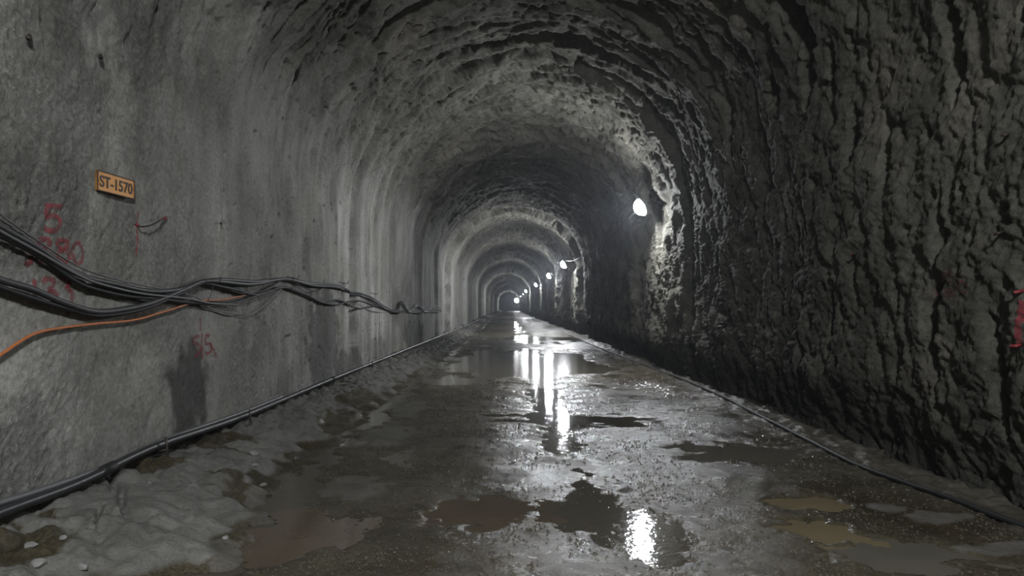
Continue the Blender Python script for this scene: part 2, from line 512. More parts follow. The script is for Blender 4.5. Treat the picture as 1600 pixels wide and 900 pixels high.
rock_shade = np.clip(wR * 1.0 + wC * .85, 0, 1)  # rock tone deepened in colour so right wall and vault look dimmer lit

jl = int(np.searchsorted(SV, SL)); jr = int(np.searchsorted(SV, SR))
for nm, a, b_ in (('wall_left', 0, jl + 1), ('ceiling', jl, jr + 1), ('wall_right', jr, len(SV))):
    o = grid_mesh(nm, POS[:, a:b_], M['lining'], NRM[:, a:b_], dict(stain=stain[:, a:b_], lime=lime[:, a:b_], rock_shade=rock_shade[:, a:b_], streak=streak[:, a:b_], spat=spat[:, a:b_], pale=pale[:, a:b_]))
    tag(o, kind='structure')
# the two ends, far out of sight
for nm, yy in (('wall_back', -15.9), ('wall_far', 261.5)):
    c0 = float(cx(yy)); R = 3.6
    V = [(c0 - R, yy, -.3), (c0 + R, yy, -.3), (c0 + R, yy, 6.6), (c0 - R, yy, 6.6)]
    V += [(x, y + (-.3 if yy < 0 else .3), z) for x, y, z in V]
    o = mesh_obj(nm, V, [(0, 1, 2, 3), (7, 6, 5, 4), (0, 4, 5, 1), (1, 5, 6, 2), (2, 6, 7, 3), (3, 7, 4, 0)], M['lining'], smooth=False)
    tag(o, kind='structure')

# ------------------------------------------------------------------ floor
FXV = np.concatenate([spaced(-3.25, -1.5, .0135, .0135), spaced(-1.5, 3.75, .0165, .0165)[1:]])
FDV = ring_list(1.0046, 1.014, .2)
FX, FD = np.meshgrid(FXV.astype(np.float32), FDV.astype(np.float32))
FC = (cx(FDV) - CX0)[:, None].astype(np.float32)
fdet = 1 - sstep(20, 45, FD)
H = .014 * fbm(FX / 1.4, FD / 2.2, 100, 2) + .007 * fbm(FX / .5, FD / .5, 101, 2)
H += .0032 * fbm(FX / .16, FD / .14, 103, 2) * fdet
H += .0016 * fbm(FX / .048, FD / .042, 105, 2) * (1 - sstep(9, 18, FD))
H += .008
# wheel ruts
H -= .016 * np.exp(-((FX - .55 - .12 * pn(FD / 3, FD * 0, 106)) / .3) ** 2) + .012 * np.exp(-((FX + 1.0 - .1 * pn(FD / 3, FD * 0, 107)) / .25) ** 2)
# bank of spilled shotcrete under the left wall
edge = -1.86 + .22 * fbm(FD / .8, FD * 0, 110, 3) + .12 * pn(FX / .2, FD / .2, 111) + .35 * np.exp(-((FD - 4.1) / .7) ** 2)
bank = np.clip((edge + .05 - FX) / .9, 0, 1); bank = .5 * bank + .5 * sstep(0, .35, bank) * np.clip(bank * 1.6, 0, 1)
lumpb = np.abs(pn(FX / .28, FD / .22, 112)) ** .7
H += bank * (.19 + .08 * (lumpb - .3) + .03 * fbm(FX / .11, FD / .10, 113, 2))
H -= .03 * np.exp(-((FX - edge - .16) / .14) ** 2)
# low rim under the right wall
bank_r = sstep(2.75, 3.3, FX + .12 * fbm(FD / .6, FX / .6, 115, 3))
H += bank_r * (.05 + .03 * fbm(FX / .15, FD / .15, 116, 2))
# cracks in the dried slab on the bank
def crack(pts, wid, dep):
    global H
    P = [on_floor(px, py, .11) for px, py in pts]
    for a, b_ in zip(P[:-1], P[1:]):
        ax, ay = a[0], a[1]; bx, by = b_[0] - ax, b_[1] - ay
        t = np.clip(((FX - ax) * bx + (FD - ay) * by) / (bx * bx + by * by), 0, 1)
        d = np.hypot(FX - ax - t * bx, FD - ay - t * by) + .006 * pn(FX / .03, FD / .03, 118)
        H = H - dep * (1 - sstep(wid * .4, wid, d)) * (FD < 7)
slab = np.zeros_like(H)
c_ = on_floor(190, 800, .11)
slab = 1 - sstep(.7, 1.05, np.hypot((FX - c_[0]) / .42, (FD - c_[1]) / .40) + .2 * pn(FX / .15, FD / .15, 119))
H = H * (1 - .65 * slab) + .65 * slab * (.02 + .20 * (1 - sstep(-.85, .05, FX - edge)))
crack([(166, 766), (178, 780), (190, 788), (188, 805), (198, 825)], .030, .05)
crack([(178, 780), (165, 790)], .022, .035)
crack([(176, 764), (190, 757)], .022, .035)
crack([(120, 844), (143, 845), (153, 836), (154, 818)], .024, .04)
crack([(188, 805), (154, 836), (172, 832), (198, 825)], .018, .02)

# hollows that hold the puddles: name, label, pixel of centre, half width, half length, material, level
PUD = [
    ('tan_puddle', 'tan muddy puddle, nearer of the two tan ones on the right', 1275, 828, .25, .23, 'tan_water'),
    ('tan_puddle', 'tan muddy puddle, farther of the two tan ones on the right', 1262, 786, .30, .20, 'tan_water'),
    ('grey_puddle', 'wide grey muddy puddle in front of the hose at the right wall', 1150, 706, .62, .46, 'grey_water'),
    ('brown_puddle', 'reddish brown puddle in the middle of the near floor', 750, 800, .36, .36, 'brown_water'),
    ('dark_puddle', 'dark puddle mirroring the nearest lamp as a white spot', 1012, 835, .24, .50, 'dark_water'),
    ('dark_puddle', 'dark puddle with small bright rims in the centre of the floor', 905, 806, .26, .30, 'dark_water'),
    ('brown_puddle', 'brown puddle beside the mud bank at the lower left', 480, 838, .33, .42, 'brown_water'),
    ('grey_puddle', 'pale grey puddle at the lower right edge of the floor', 1400, 868, .42, .28, 'grey_water'),
    ('dark_puddle', 'narrow dark pool across the floor halfway to the nearest lamp', 900, 655, .95, .42, 'dark_water'),
    ('brown_puddle', 'large flooded stretch mirroring the second lamp', 815, 566, 1.9, 4.6, 'rough_water'),
    ('dark_puddle', 'rippled dark pool across the floor beyond the flooded stretch', 850, 529, 2.2, 3.2, 'rough_water'),
]
pools = []
for k, (nm, lab, px, py, rx, ry, mt) in enumerate(PUD):
    p = on_floor(px, py)
    q = np.sqrt(((FX - p[0]) / rx) ** 2 + ((FD - p[1]) / ry) ** 2) + .48 * fbm(FX / (rx * .6), FD / (ry * .6), 130 + k, 4)
    m_ = 1 - sstep(.72, 1.18, q)
    flat = -.013 + .0 * H
    H = H * (1 - m_) + m_ * (flat + .25 * (H - .012))
    pools.append((nm, lab, p, q, mt))
FP = np.stack([FX + FC, FD, H], -1)
dry = sstep(.35, .75, bank) * .0
for k, (px, py, rx, ry) in enumerate([(1400, 795, .16, .12), (1462, 812, .20, .13), (1560, 860, .3, .1), (690, 570, .5, 3.0), (600, 680, .28, .7), (545, 760, .3, .35), (430, 790, .3, .5), (385, 870, .3, .2), (640, 640, .2, 1.0)]):
    p = on_floor(px, py)
    r = np.sqrt(((FX - p[0]) / rx) ** 2 + ((FD - p[1]) / ry) ** 2) + .6 * fbm(FX / .2, FD / .2, 160 + k, 4)
    dry = np.maximum(dry, (.5 if k < 3 else .42) * (1 - sstep(.75, 1.05, r)))
wetb = np.zeros_like(H)
for k, (px, py, rx, ry) in enumerate([(245, 745, .16, .28), (352, 700, .30, .30), (400, 745, .22, .40), (470, 700, .12, .25), (530, 650, .2, .7), (15, 880, .22, .3), (560, 620, .25, .9)]):
    p = on_floor(px, py, .10)
    r_ = np.sqrt(((FX - p[0]) / rx) ** 2 + ((FD - p[1]) / ry) ** 2) + .35 * fbm(FX / .2, FD / .22, 180 + k, 3)
    wetb = np.maximum(wetb, 1 - sstep(.78, 1.05, r_))
fl = grid_mesh('floor', FP, M['floor'], None, dict(coarse=sstep(10, 32, FD), bank=np.maximum(sstep(.10, .22, bank + .10 * fbm(FX / .25, FD / .3, 170, 3)) * (1 - wetb), .25 * bank_r), dry=dry), flip=True)
tag(fl, kind='structure')

def floor_z(x, y):
    i = int(np.clip(np.searchsorted(FDV, y), 1, len(FDV) - 1)); j = int(np.clip(np.searchsorted(FXV, x - FC[i, 0]), 1, len(FXV) - 1))
    return float(H[i, j])

# puddles: one flat sheet of water in each hollow, reaching under its rim
WL = -.005
taken = np.zeros((len(FDV) - 1, len(FXV) - 1), bool)
for nm, lab, p, q, mt in pools:
    cell = (q < 1.3) & (H < WL + .012) & (FX > -2.3) & (FX < 3.0)
    cc = cell[:-1, :-1] | cell[1:, :-1] | cell[:-1, 1:] | cell[1:, 1:]
    cc &= ~taken; taken |= cc
    ii, jj = np.nonzero(cc)
    # coarsen the sheet where the grid is fine: keep the outline cells, all at the same level
    ids = {}; V = []; Fc = []
    for i, j in zip(ii.tolist(), jj.tolist()):
        f = []
        for a, b_ in ((i, j), (i, j + 1), (i + 1, j + 1), (i + 1, j)):
            key = a * 100000 + b_
            if key not in ids:
                ids[key] = len(V); V.append((FX[a, b_] + FC[a, 0] - p[0], FD[a, b_] - p[1], 0.0))
            f.append(ids[key])
        Fc.append(tuple(f))
    o = mesh_obj(nm, V, Fc, M[mt]); o.location = (p[0], p[1], WL)
    tag(o, lab, 'puddle')
# thin film of water in the small hollows everywhere else
cell = (H < -.005)
cell &= (FD > 2.4) & (FD < 120) & (FX > -2.3) & (FX < 3.0)
cc = cell[:-1, :-1] | cell[1:, :-1] | cell[:-1, 1:] | cell[1:, 1:]
cc &= ~taken
ii, jj = np.nonzero(cc); k = len(FXV)
q4 = np.stack([ii * k + jj, ii * k + jj + 1, (ii + 1) * k + jj + 1, (ii + 1) * k + jj], -1)
uq, inv = np.unique(q4, return_inverse=True); inv = inv.reshape(-1, 4)
co_ = FP.reshape(-1, 3)[uq].copy(); co_[:, 2] = -.008
o = mesh_obj('water_film', co_, [tuple(f) for f in inv.tolist()], M['dark_water'])
tag(o, 'thin film of water in the small hollows of the muddy floor', 'water', kind='stuff')

# ------------------------------------------------------------------ lamps on the right wall
LAMP_LABELS = [
    'round white bulkhead lamp on the right wall behind the viewpoint',
    'nearest and largest glowing round lamp on the right wall',
    'second glowing lamp on the right wall, inside the first bright arch',
    'third glowing lamp on the right wall, just left of the second',
    'small fourth glowing lamp on the right wall',
    'fifth glowing lamp on the right wall beside a lit arch far away',
    'faint sixth lamp on the right wall deep in the tunnel',
    'faint seventh lamp on the right wall deep in the tunnel',
    'last glowing lamp, a bright spot at the far end of the tunnel',
]
lamp_pts = []
for k, (d_, x_, z_, st_, sz) in enumerate(LAMPS):
    root = empty('wall_lamp', (x_, d_, z_))
    tag(root, LAMP_LABELS[k], 'lamp', 'lamps along the right wall')
    ax = (-1, -.25 if d_ < 150 else -1.5, -.5) if d_ > 0 else (-.12, .25, -1)
    r = .17 * sz
    em = emissive('lamp_glow_%d' % k, LAMP * st_ / sz ** 2)
    dome = [(r, 0.0)] + [(r * math.cos(t), r * .85 * math.sin(t)) for t in np.linspace(.12, 1.5, 8)]
    under(lathe('dome', dome, em, (x_, d_, z_), ax), root)
    under(lathe('housing', [(r * 1.16, -.07 * sz), (r * 1.22, -.05 * sz), (r * 1.22, -.004), (r * 1.10, .010), (r * 1.01, .012)], M['housing'], (x_, d_, z_), ax), root)
    wx = wall_x(1, d_, min(z_, SPR - .01)) + .08
    a = np.array(ax) / np.linalg.norm(ax)
    b0 = np.array([x_, d_, z_]) - a * .06 * sz
    under(tube('bracket', [b0, b0 + np.array([.5 * (wx - b0[0]), 0, .10]), (max(wx, b0[0] + .12), d_, z_ + .02)], .016, M['steel'], sides=6), root)
    lamp_pts.append(b0 + np.array([.04, 0, .12]))
pts = []
for a, b_ in zip(lamp_pts[1:-1], lamp_pts[2:]):
    n = max(6, int((b_[1] - a[1]) / 1.6))
    for t in np.arange(n) / n:
        p = a * (1 - t) + b_ * t
        y = p[1]; wx = float(cx(y)) + HALF
        p[0] = wx - .40 + .03 * math.sin(y * 1.1)
        p[2] += -.30 * 4 * t * (1 - t)
        if t == 0: p = a
        pts.append(p)
pts.append(lamp_pts[-1])
tag(tube('lamp_cable', catmull(pts, 3), .014, M['black'], sides=6), 'thin black supply cable strung from lamp to lamp', 'cable')

# ------------------------------------------------------------------ pipes along the foot of the walls
PL = [(0, 801), (125, 754), (245, 697), (383, 649), (520, 592), (620, 552), (700, 520), (748, 500)]
P = [on_plane_x(px, py, -2.70) for px, py in PL]
P = [P[0] + (P[0] - P[1]) * 1.6] + P
pp = catmull(P, 8)
root = empty('drain_pipe', P[1]); tag(root, 'long black pipe running up along the foot of the left wall', 'pipe')
under(tube('pipe_run', pp, .030, M['pipe'], sides=14), root)
for q in (.30, .62):
    i = int(len(pp) * q); t = pp[i + 1] - pp[i]; t /= np.linalg.norm(t)
    under(lathe('coupling', [(.031, -.07), (.038, -.065), (.038, .065), (.031, .07)], M['black'], pp[i], t, seg=14), root)
PL2 = [(0, 786), (70, 764), (135, 741), (185, 721), (245, 692), (300, 672), (383, 643), (440, 620)]
P = [on_plane_x(px, py, -2.735) for px, py in PL2]
P = [P[0] + (P[0] - P[1]) * 1.5] + P
tag(tube('hose', catmull(P, 6), .020, M['grey_cable'], sides=10), 'thin grey hose lying along the top of the black pipe', 'hose')
for px, py, lab in ((383, 649, 'steel peg under the black pipe beside the dark wet stain'), (578, 569, 'small steel peg under the black pipe near the pale drips'), (250, 695, 'steel peg under the black pipe below the cracked wall')):
    p = on_plane_x(px, py, -2.69)
    root = empty('pipe_support', (p[0], p[1], floor_z(p[0], p[1]))); tag(root, lab, 'peg', 'pegs under the left pipe')
    z0 = floor_z(p[0] + .05, p[1]) - .05
    under(tube('peg', [(p[0] + .065, p[1], z0), (p[0] + .052, p[1], p[2] - .01), (p[0] + .045, p[1], p[2] + .06)], .009, M['steel'], sides=6), root)
    under(tube('cradle', [(p[0] + .05, p[1], p[2] - .035), (p[0] + .01, p[1], p[2] - .046), (p[0] - .06, p[1], p[2] - .040)], .008, M['steel'], sides=6), root)
PR = [(1600, 822), (1450, 765), (1320, 714), (1200, 655), (1100, 607), (1000, 567), (930, 540), (890, 523)]
P = [on_floor(px, py, .055) for px, py in PR]
P = [P[0] + (P[0] - P[1]) * 1.3] + P
pr_ = catmull(P, 8)
for i in range(len(pr_)):
    pr_[i, 2] = max(.03, floor_z(pr_[i, 0], pr_[i, 1]) + .012)
    pr_[i, 0] += .015 * math.sin(pr_[i, 1] * 2.1)
k_ = np.ones(5) / 5
pr_[2:-2, 2] = np.convolve(pr_[:, 2], k_, 'valid')
tag(tube('floor_hose', pr_, .021, M['black'], sides=10), 'black hose on the ground along the foot of the right wall', 'hose')

# ------------------------------------------------------------------ cables on the left wall
def wall_cable(name, pix, r, mat, label, off=.05, per=6):
    P = []
    for t in pix:
        o_ = t[2] if len(t) > 2 else off
        P.append(on_wall(t[0], t[1], o_ + r))
    c = catmull(P, per)
    for p in c:
        if p[1] < 60 and p[2] < SPR:
            p[0] = max(p[0], wall_x(-1, p[1], p[2]) + r * .6)
    return tag(tube(name, c, r, mat, sides=8), label, 'cable', 'cables on the left wall')
H1 = (316, 440); H2 = (446, 436); H3 = (528, 445); H4 = (577, 462)
up_tail = [(490, 442), H3, (548, 456), H4, (600, 477), (618, 484), (628, 470), (640, 484), (652, 474), (664, 483), (676, 476), (690, 482)]
wall_cable('thin_cable', [(-260, 140), (-90, 262), (0, 334), (60, 377), (120, 415), (165, 432), (215, 444), (262, 453), (300, 462), (316, 470, .03)], .006, M['grey_cable'],
           'thin pale wire, uppermost of the cables sagging at the left', .035)
wall_cable('power_cable', [(-260, 190), (-90, 300), (0, 354), (60, 388), (120, 428), (180, 444), (235, 455), (280, 452), H1, (350, 437), (400, 440), H2] + [(a, b_ + 1) for a, b_ in up_tail],
           .019, M['dark_cable'], 'thick black cable sagging across the red number in the middle row', .030)
wall_cable('power_cable', [(-260, 205), (-90, 318), (0, 368), (60, 400), (115, 438), (150, 452), (200, 463), (250, 467), (300, 473), (350, 475), (385, 467), (420, 456), (443, 449), (480, 462), (520, 476), (560, 470), (600, 482), (640, 486), (690, 484)],
           .014, M['black'], 'black cable just below the thickest one, sagging under the middle row', .028)
wall_cable('power_cable', [(-260, 198), (-90, 309), (0, 361), (60, 394), (130, 434), (180, 450), (230, 460), (290, 466), (330, 474), (370, 476)], .010, M['grey_cable'],
           'greyish cable between the two thick black sagging ones', .055)
wall_cable('power_cable', [(-260, 330), (-90, 402), (0, 437), (50, 452), (100, 473), (150, 487), (200, 482), (240, 472), (285, 453), H1, (345, 440), (395, 444), H2] + [(a, b_ + 4) for a, b_ in up_tail],
           .021, M['dark_cable'], 'thick dusty cable, upper one of the deepest sagging pair', .032)
wall_cable('power_cable', [(-260, 350), (-90, 416), (0, 449), (50, 466), (100, 481), (150, 493), (200, 488), (240, 477), (285, 457), (316, 443), (345, 448), (370, 453), (400, 460), (444, 449), (475, 459), (505, 473), (530, 469), (560, 482), (590, 478), (625, 488), (690, 487)],
           .017, M['black'], 'thick black cable, lower one of the deepest sagging pair', .024)
wall_cable('orange_cable', [(-230, 690), (-90, 612), (0, 555), (28, 536), (58, 520), (100, 512), (150, 506), (210, 500), (260, 486), (310, 471), (350, 468), (395, 459), (420, 455), (443, 448)], .0095, M['orange'],
           'orange cable below the black cables on the left wall', .018)
wall_cable('thin_cable', [(290, 465), (310, 472, .03), (330, 482), (360, 490), (385, 491), (405, 483), (425, 466), (444, 449, .03), (462, 455), (485, 466), (520, 474), (552, 476), (585, 487), (612, 487)], .007, M['grey_cable'],
           'thin grey wire hanging in a low loop under the orange cable', .03)
wall_cable('thin_cable', [(190, 452), (240, 458), (290, 447), (316, 439), (350, 450), (385, 459), (415, 452), (446, 437, .03), (470, 447), (492, 455), (520, 447), (560, 462), (596, 480), (622, 487)], .0065, M['black'],
           'thin black wire looping between the two cable hooks', .04)
for k, (px, py, lab) in enumerate([(316, 440, 'steel cable hook on the left wall where the thick cables rise'), (446, 436, 'steel cable hook holding the peak of the cable bundle'),
                                   (528, 445, 'small cable hook farther along the left wall'), (577, 462, 'small cable hook by the pale drip streaks')]):
    p0 = on_wall(px, py - 5, -.02); p1 = on_wall(px, py - 2, .14)
    root = empty('cable_hook', on_wall(px, py)); tag(root, lab, 'hook', 'cable hooks on the left wall')
    b_ = np.array([p0[0], p0[1], p0[2]])
    under(tube('pin', [b_, b_ + (.10, 0, -.03), b_ + (.16, 0, -.035), b_ + (.175, 0, .01)], .006, M['steel'], sides=6), root)
    e = np.array([on_wall(px, py)[0] + .075, b_[1], b_[2] - .03])
    under(tube('tie_wire', [e + (0, .005, .03), e + (.012, 0, -.04), e + (-.005, -.01, -.12), e + (-.035, -.02, -.19)], .0035, M['steel'], sides=5), root)

# ------------------------------------------------------------------ plate ST-1570
q = [on_wall(px, py, .02) for px, py in ((152, 265), (210, 283), (208, 311), (150, 297))]
ctr = sum(q) / 4
xs = -2.81 + .06
xs = max(wall_x(-1, c[1], c[2]) for c in q) + .012
c4 = [on_plane_x(px, py, xs) for px, py in ((152, 265), (210, 283), (208, 311), (150, 297))]
ctr = sum(c4) / 4
u = ((c4[1] - c4[0]) + (c4[2] - c4[3])) / 2; Lw = np.linalg.norm(u); u /= Lw
v = np.array([0, 0, 1.0]) - u * u[2]; v /= np.linalg.norm(v); nrm = np.cross(u, v)
if nrm[0] < 0: nrm = -nrm
Hh = (np.linalg.norm(c4[0] - c4[3]) + np.linalg.norm(c4[1] - c4[2])) / 2
sg = empty('number_plate', ctr)
tag(sg, 'orange-yellow plate reading ST-1570 on the left wall', 'sign')
Rm = Matrix([[u[0], v[0], nrm[0], 0], [u[1], v[1], nrm[1], 0], [u[2], v[2], nrm[2], 0], [0, 0, 0, 1]])
sg.matrix_world = Matrix.Translation(ctr) @ Rm
def local_box(name, x0, x1, y0, y1, z0, z1, mat, parent, bev=0.0):
    bm = bmesh.new(); bmesh.ops.create_cube(bm, size=1)
    for vv in bm.verts:
        vv.co = Vector(((x0 + x1) / 2 + vv.co.x * (x1 - x0), (y0 + y1) / 2 + vv.co.y * (y1 - y0), (z0 + z1) / 2 + vv.co.z * (z1 - z0)))
    if bev: bmesh.ops.bevel(bm, geom=bm.edges[:], offset=bev, segments=2, affect='EDGES')
    me = bpy.data.meshes.new(name); bm.to_mesh(me); bm.free(); me.materials.append(mat)
    return link(bpy.data.objects.new(name, me), parent)
hw, hh = Lw / 2, Hh / 2
local_box('plate', -hw, hw, -hh, hh, -.010, .004, M['sign'], sg, .002)
rb = .0055
for x0, x1, y0, y1 in ((-hw, hw, hh - rb, hh), (-hw, hw, -hh, -hh + rb), (-hw, -hw + rb, -hh + rb, hh - rb), (hw - rb, hw, -hh + rb, hh - rb)):
    local_box('rim', x0, x1, y0, y1, -.008, .010, M['sign_rim'], sg)
for x, y in ((-hw + .018, 0), (hw - .018, 0)):
    local_box('screw', x - .004, x + .004, y - .004, y + .004, .003, .008, M['steel'], sg, .002)
def text_mesh(name, body, size, mat, parent, depth=.0015):
    cu = bpy.data.curves.new(name, 'FONT'); cu.body = body; cu.size = size; cu.extrude = depth; cu.align_x = 'CENTER'; cu.align_y = 'CENTER'
    cu.offset = .0022
    t = bpy.data.objects.new(name, cu); C.objects.link(t)
    bpy.context.view_layer.update()
    me = bpy.data.meshes.new_from_object(t.evaluated_get(bpy.context.evaluated_depsgraph_get()))
    C.objects.unlink(t); bpy.data.objects.remove(t)
    me.materials.clear(); me.materials.append(mat)
    return link(bpy.data.objects.new(name, me), parent)
tx = text_mesh('lettering', 'ST-1570', .118, M['letter'], sg)
xs_ = [v_.co.x for v_ in tx.data.vertices]; ys_ = [v_.co.y for v_ in tx.data.vertices]
kx = (2 * hw - .055) / (max(xs_) - min(xs_)); ky = (2 * hh * .58) / (max(ys_) - min(ys_))
for v_ in tx.data.vertices:
    v_.co.x = (v_.co.x - (max(xs_) + min(xs_)) / 2) * kx; v_.co.y = (v_.co.y - (max(ys_) + min(ys_)) / 2) * ky
tx.location = (0, 0, .0055)

# ------------------------------------------------------------------ red paint on the walls
def stroke(name, pix, wid, mat, parent):
    side = -1 if pix[0][0] < 797 else 1
    P = catmull([on_wall(px, py) for px, py in pix], 7)
    T = np.gradient(P, axis=0); V = []; Fc = []
    for i, (p, t) in enumerate(zip(P, T)):
        l = math.hypot(t[1], t[2]) + 1e-9; ny, nz = -t[2] / l, t[1] / l
        w_ = wid * (1 + .25 * math.sin(i * 1.7 + p[1] * 40)) * (.75 if i in (0, len(P) - 1) else 1)
        for f in (-1, -.33, .33, 1):
            y = p[1] + ny * w_ * .5 * f; z = p[2] + nz * w_ * .5 * f
            V.append((wall_x(side, y, z) - side * .005, y, z))
    for i in range(len(P) - 1):
        for k in range(3):
            Fc.append((i * 4 + k, i * 4 + k + 1, (i + 1) * 4 + k + 1, (i + 1) * 4 + k))
    return under(mesh_obj(name, V, Fc, mat), parent)
def z6(l): return [(20 + x / 4.5, 300 + y / 4.5) for x, y in l]
def z7(l): return [(280 + x / 10, 490 + y / 10) for x, y in l]
def z8(l): return [(1350 + x / 3.6, 350 + y / 3.6) for x, y in l]
def painted(name, label, digits, wid, mat, part='digit'):
    c = on_wall(*digits[0][0]); root = empty(name, c); tag(root, label, 'painted mark')
    for d_ in digits: stroke(part, d_, wid, mat, root)
    return root
painted('painted_number', 'red painted digit 5 above the cables on the left wall',
        [z6([(340, 103), (290, 98), (238, 95), (232, 135), (228, 178), (270, 163), (312, 180), (326, 220), (312, 258), (275, 275), (238, 266), (216, 240)])], .032, M['red'])
painted('painted_number', 'red painted number 1380 partly hidden by the sagging cables',
        [z6([(140, 345), (133, 400), (125, 455), (112, 505), (82, 488)]),
         z6([(163, 375), (190, 335), (238, 335), (252, 372), (215, 405), (250, 440), (235, 480), (180, 488)]),
         z6([(345, 332), (308, 350), (318, 388), (372, 420), (392, 460), (350, 488), (308, 460), (330, 415), (378, 382), (380, 346), (345, 332)]),
         z6([(450, 352), (420, 390), (418, 450), (442, 500), (472, 490), (484, 430), (476, 375), (450, 352)])], .030, M['red_faint'])
painted('painted_number', 'red painted number 133 behind the lowest black cables',
        [z6([(145, 608), (148, 670), (148, 730), (143, 792)]),
         z6([(203, 640), (235, 608), (278, 620), (280, 655), (245, 700), (285, 700), (312, 735)]),
         z6([(333, 618), (372, 600), (403, 628), (372, 668), (406, 700), (412, 745), (400, 800), (380, 870)])], .032, M['red_faint'])
painted('painted_mark', 'small faded red painted sign below the orange cable',
        [z7([(318, 60), (324, 160), (326, 265)]), z7([(312, 350), (240, 365), (206, 440), (280, 480), (332, 525), (300, 620), (225, 685)]),
         z7([(350, 300), (348, 500), (352, 720)]), z7([(472, 345), (412, 345), (405, 465), (468, 470), (500, 560), (440, 625), (400, 600)]), z7([(478, 465), (535, 570), (580, 690)])],
        .030, M['red_faint'], 'brush_stroke')
painted('painted_mark', 'thin vertical red paint line beside the bent rod', [[(215, 330), (213, 352), (214, 376), (211, 402)]], .018, M['red_faint'], 'brush_stroke')
painted('painted_number', 'faded red painted number 20 on the right wall',
        [z8([(408, 378), (440, 325), (495, 320), (510, 345), (470, 375), (425, 402), (470, 398), (525, 402)]), z8([(555, 315), (532, 350), (552, 388), (580, 352), (555, 315)])], .028, M['red_old'])
painted('painted_mark', 'small brownish red blot above the faded number 20', [z8([(448, 262), (470, 270), (490, 262)]), z8([(445, 285), (470, 290), (492, 284)])], .05, M['red_old'], 'brush_stroke')
painted('painted_mark', 'upright dark red paint bar at the right edge', [[(1600, 470), (1597, 490), (1594, 515), (1594, 532), (1599, 540)]], .045, M['red_faint'], 'brush_stroke')

# ------------------------------------------------------------------ rods, pins and bolts in the walls
def pin(name, pix_a, pix_b, r, mat, label, out=.08, group=None, tip=None):
    a = on_wall(*pix_a, -.03); b_ = on_wall(*pix_b, out); m_ = on_wall((pix_a[0] * .6 + pix_b[0] * .4), (pix_a[1] * .6 + pix_b[1] * .4) + 1, out * .8)
    root = empty(name, a); tag(root, label, 'steel pin', group)
    under(tube('shaft', catmull([a, m_, b_], 5), r, mat, sides=6), root)
    if tip is not None: under(tube('painted_tip', [b_ - (b_ - m_) * .25, b_ + (b_ - m_) * .03], r * 1.25, tip, sides=6), root)
root = empty('bent_rod', on_wall(215, 352)); tag(root, 'bent rusty rod with red ends right of the plate', 'rod')
under(tube('shaft', catmull([on_wall(213, 351, -.02), on_wall(220, 354, .05), on_wall(236, 352, .06), on_wall(250, 345, .05), on_wall(260, 340, -.01)], 6), .007, M['steel'], sides=6), root)
under(tube('painted_tip', [on_wall(256, 342, .03), on_wall(260, 340, .0)], .011, M['red_steel'], sides=6), root)
under(tube('painted_tip', [on_wall(212, 351, .0), on_wall(216, 352, .03)], .010, M['red_steel'], sides=6), root)
pin('anchor_bolt', (157, 86), (158, 90), .014, M['steel'], 'rusty bolt stub high on the left wall above the plate', .05, 'bolts on the left wall')
pin('anchor_bolt', (46, 55), (44, 60), .013, M['steel'], 'dark bolt stub at the upper left corner of the left wall', .05, 'bolts on the left wall')
pin('anchor_bolt', (363, 97), (365, 102), .012, M['steel'], 'small dark bolt stub on the left wall near the vault', .05, 'bolts on the left wall')
pin('anchor_bolt', (345, 347), (346, 350), .010, M['steel'], 'tiny bolt stub above the pale streak and cable hook', .04, 'bolts on the left wall')
g = 'steel pins in the right wall'
pin('steel_pin', (1245, 535), (1233, 537), .011, M['steel'], 'steel pin with red tip low on the right wall', .09, g, M['red_steel'])
pin('steel_pin', (1340, 393), (1330, 398), .009, M['steel'], 'short pin with red tip in the middle of the right wall', .08, g, M['red_steel'])
pin('steel_pin', (1133, 508), (1122, 510), .012, M['steel'], 'red-tipped pin on the right wall nearest the first lamp', .09, g, M['red_steel'])
pin('steel_pin', (1568, 361), (1552, 366), .009, M['steel'], 'dark pin right of the faded red number', .08, g)
pin('steel_pin', (1578, 208), (1564, 211), .010, M['steel'], 'dark pin high on the right wall', .08, g)
pin('steel_pin', (1599, 453), (1584, 457), .010, M['red_steel'], 'red pin at the top of the dark red bar', .08, g)
pin('steel_pin', (1596, 538), (1579, 541), .010, M['red_steel'], 'red pin at the foot of the dark red bar', .08, g)

# ------------------------------------------------------------------ loose stones on the bank
def stone(px, py, size, label, seed):
    p = on_floor(px, py, .1); p = on_floor(px, py, max(.0, floor_z(p[0], p[1]))); z = floor_z(p[0], p[1])
    rr = random.Random(seed)
    bm = bmesh.new(); bmesh.ops.create_icosphere(bm, subdivisions=2, radius=1)
    sx, sy, sz = rr.uniform(.8, 1.3), rr.uniform(.8, 1.2), rr.uniform(.5, .8)
    pl = [Vector((rr.uniform(-1, 1), rr.uniform(-1, 1), rr.uniform(-1, 1))).normalized() for _ in range(9)]
    for v_ in bm.verts:
        for n_ in pl:
            d_ = v_.co.dot(n_)
            if d_ > .72: v_.co -= n_ * (d_ - .72)
        v_.co = Vector((v_.co.x * sx, v_.co.y * sy, v_.co.z * sz)) * size
    me = bpy.data.meshes.new('stone'); bm.to_mesh(me); bm.free(); me.materials.append(M['stone'])
    o = link(bpy.data.objects.new('stone', me)); o.location = (p[0], p[1], z + size * .25); o.rotation_euler = (0, 0, rr.uniform(0, 6))
    tag(o, label, 'stone', 'loose stones on the left bank')
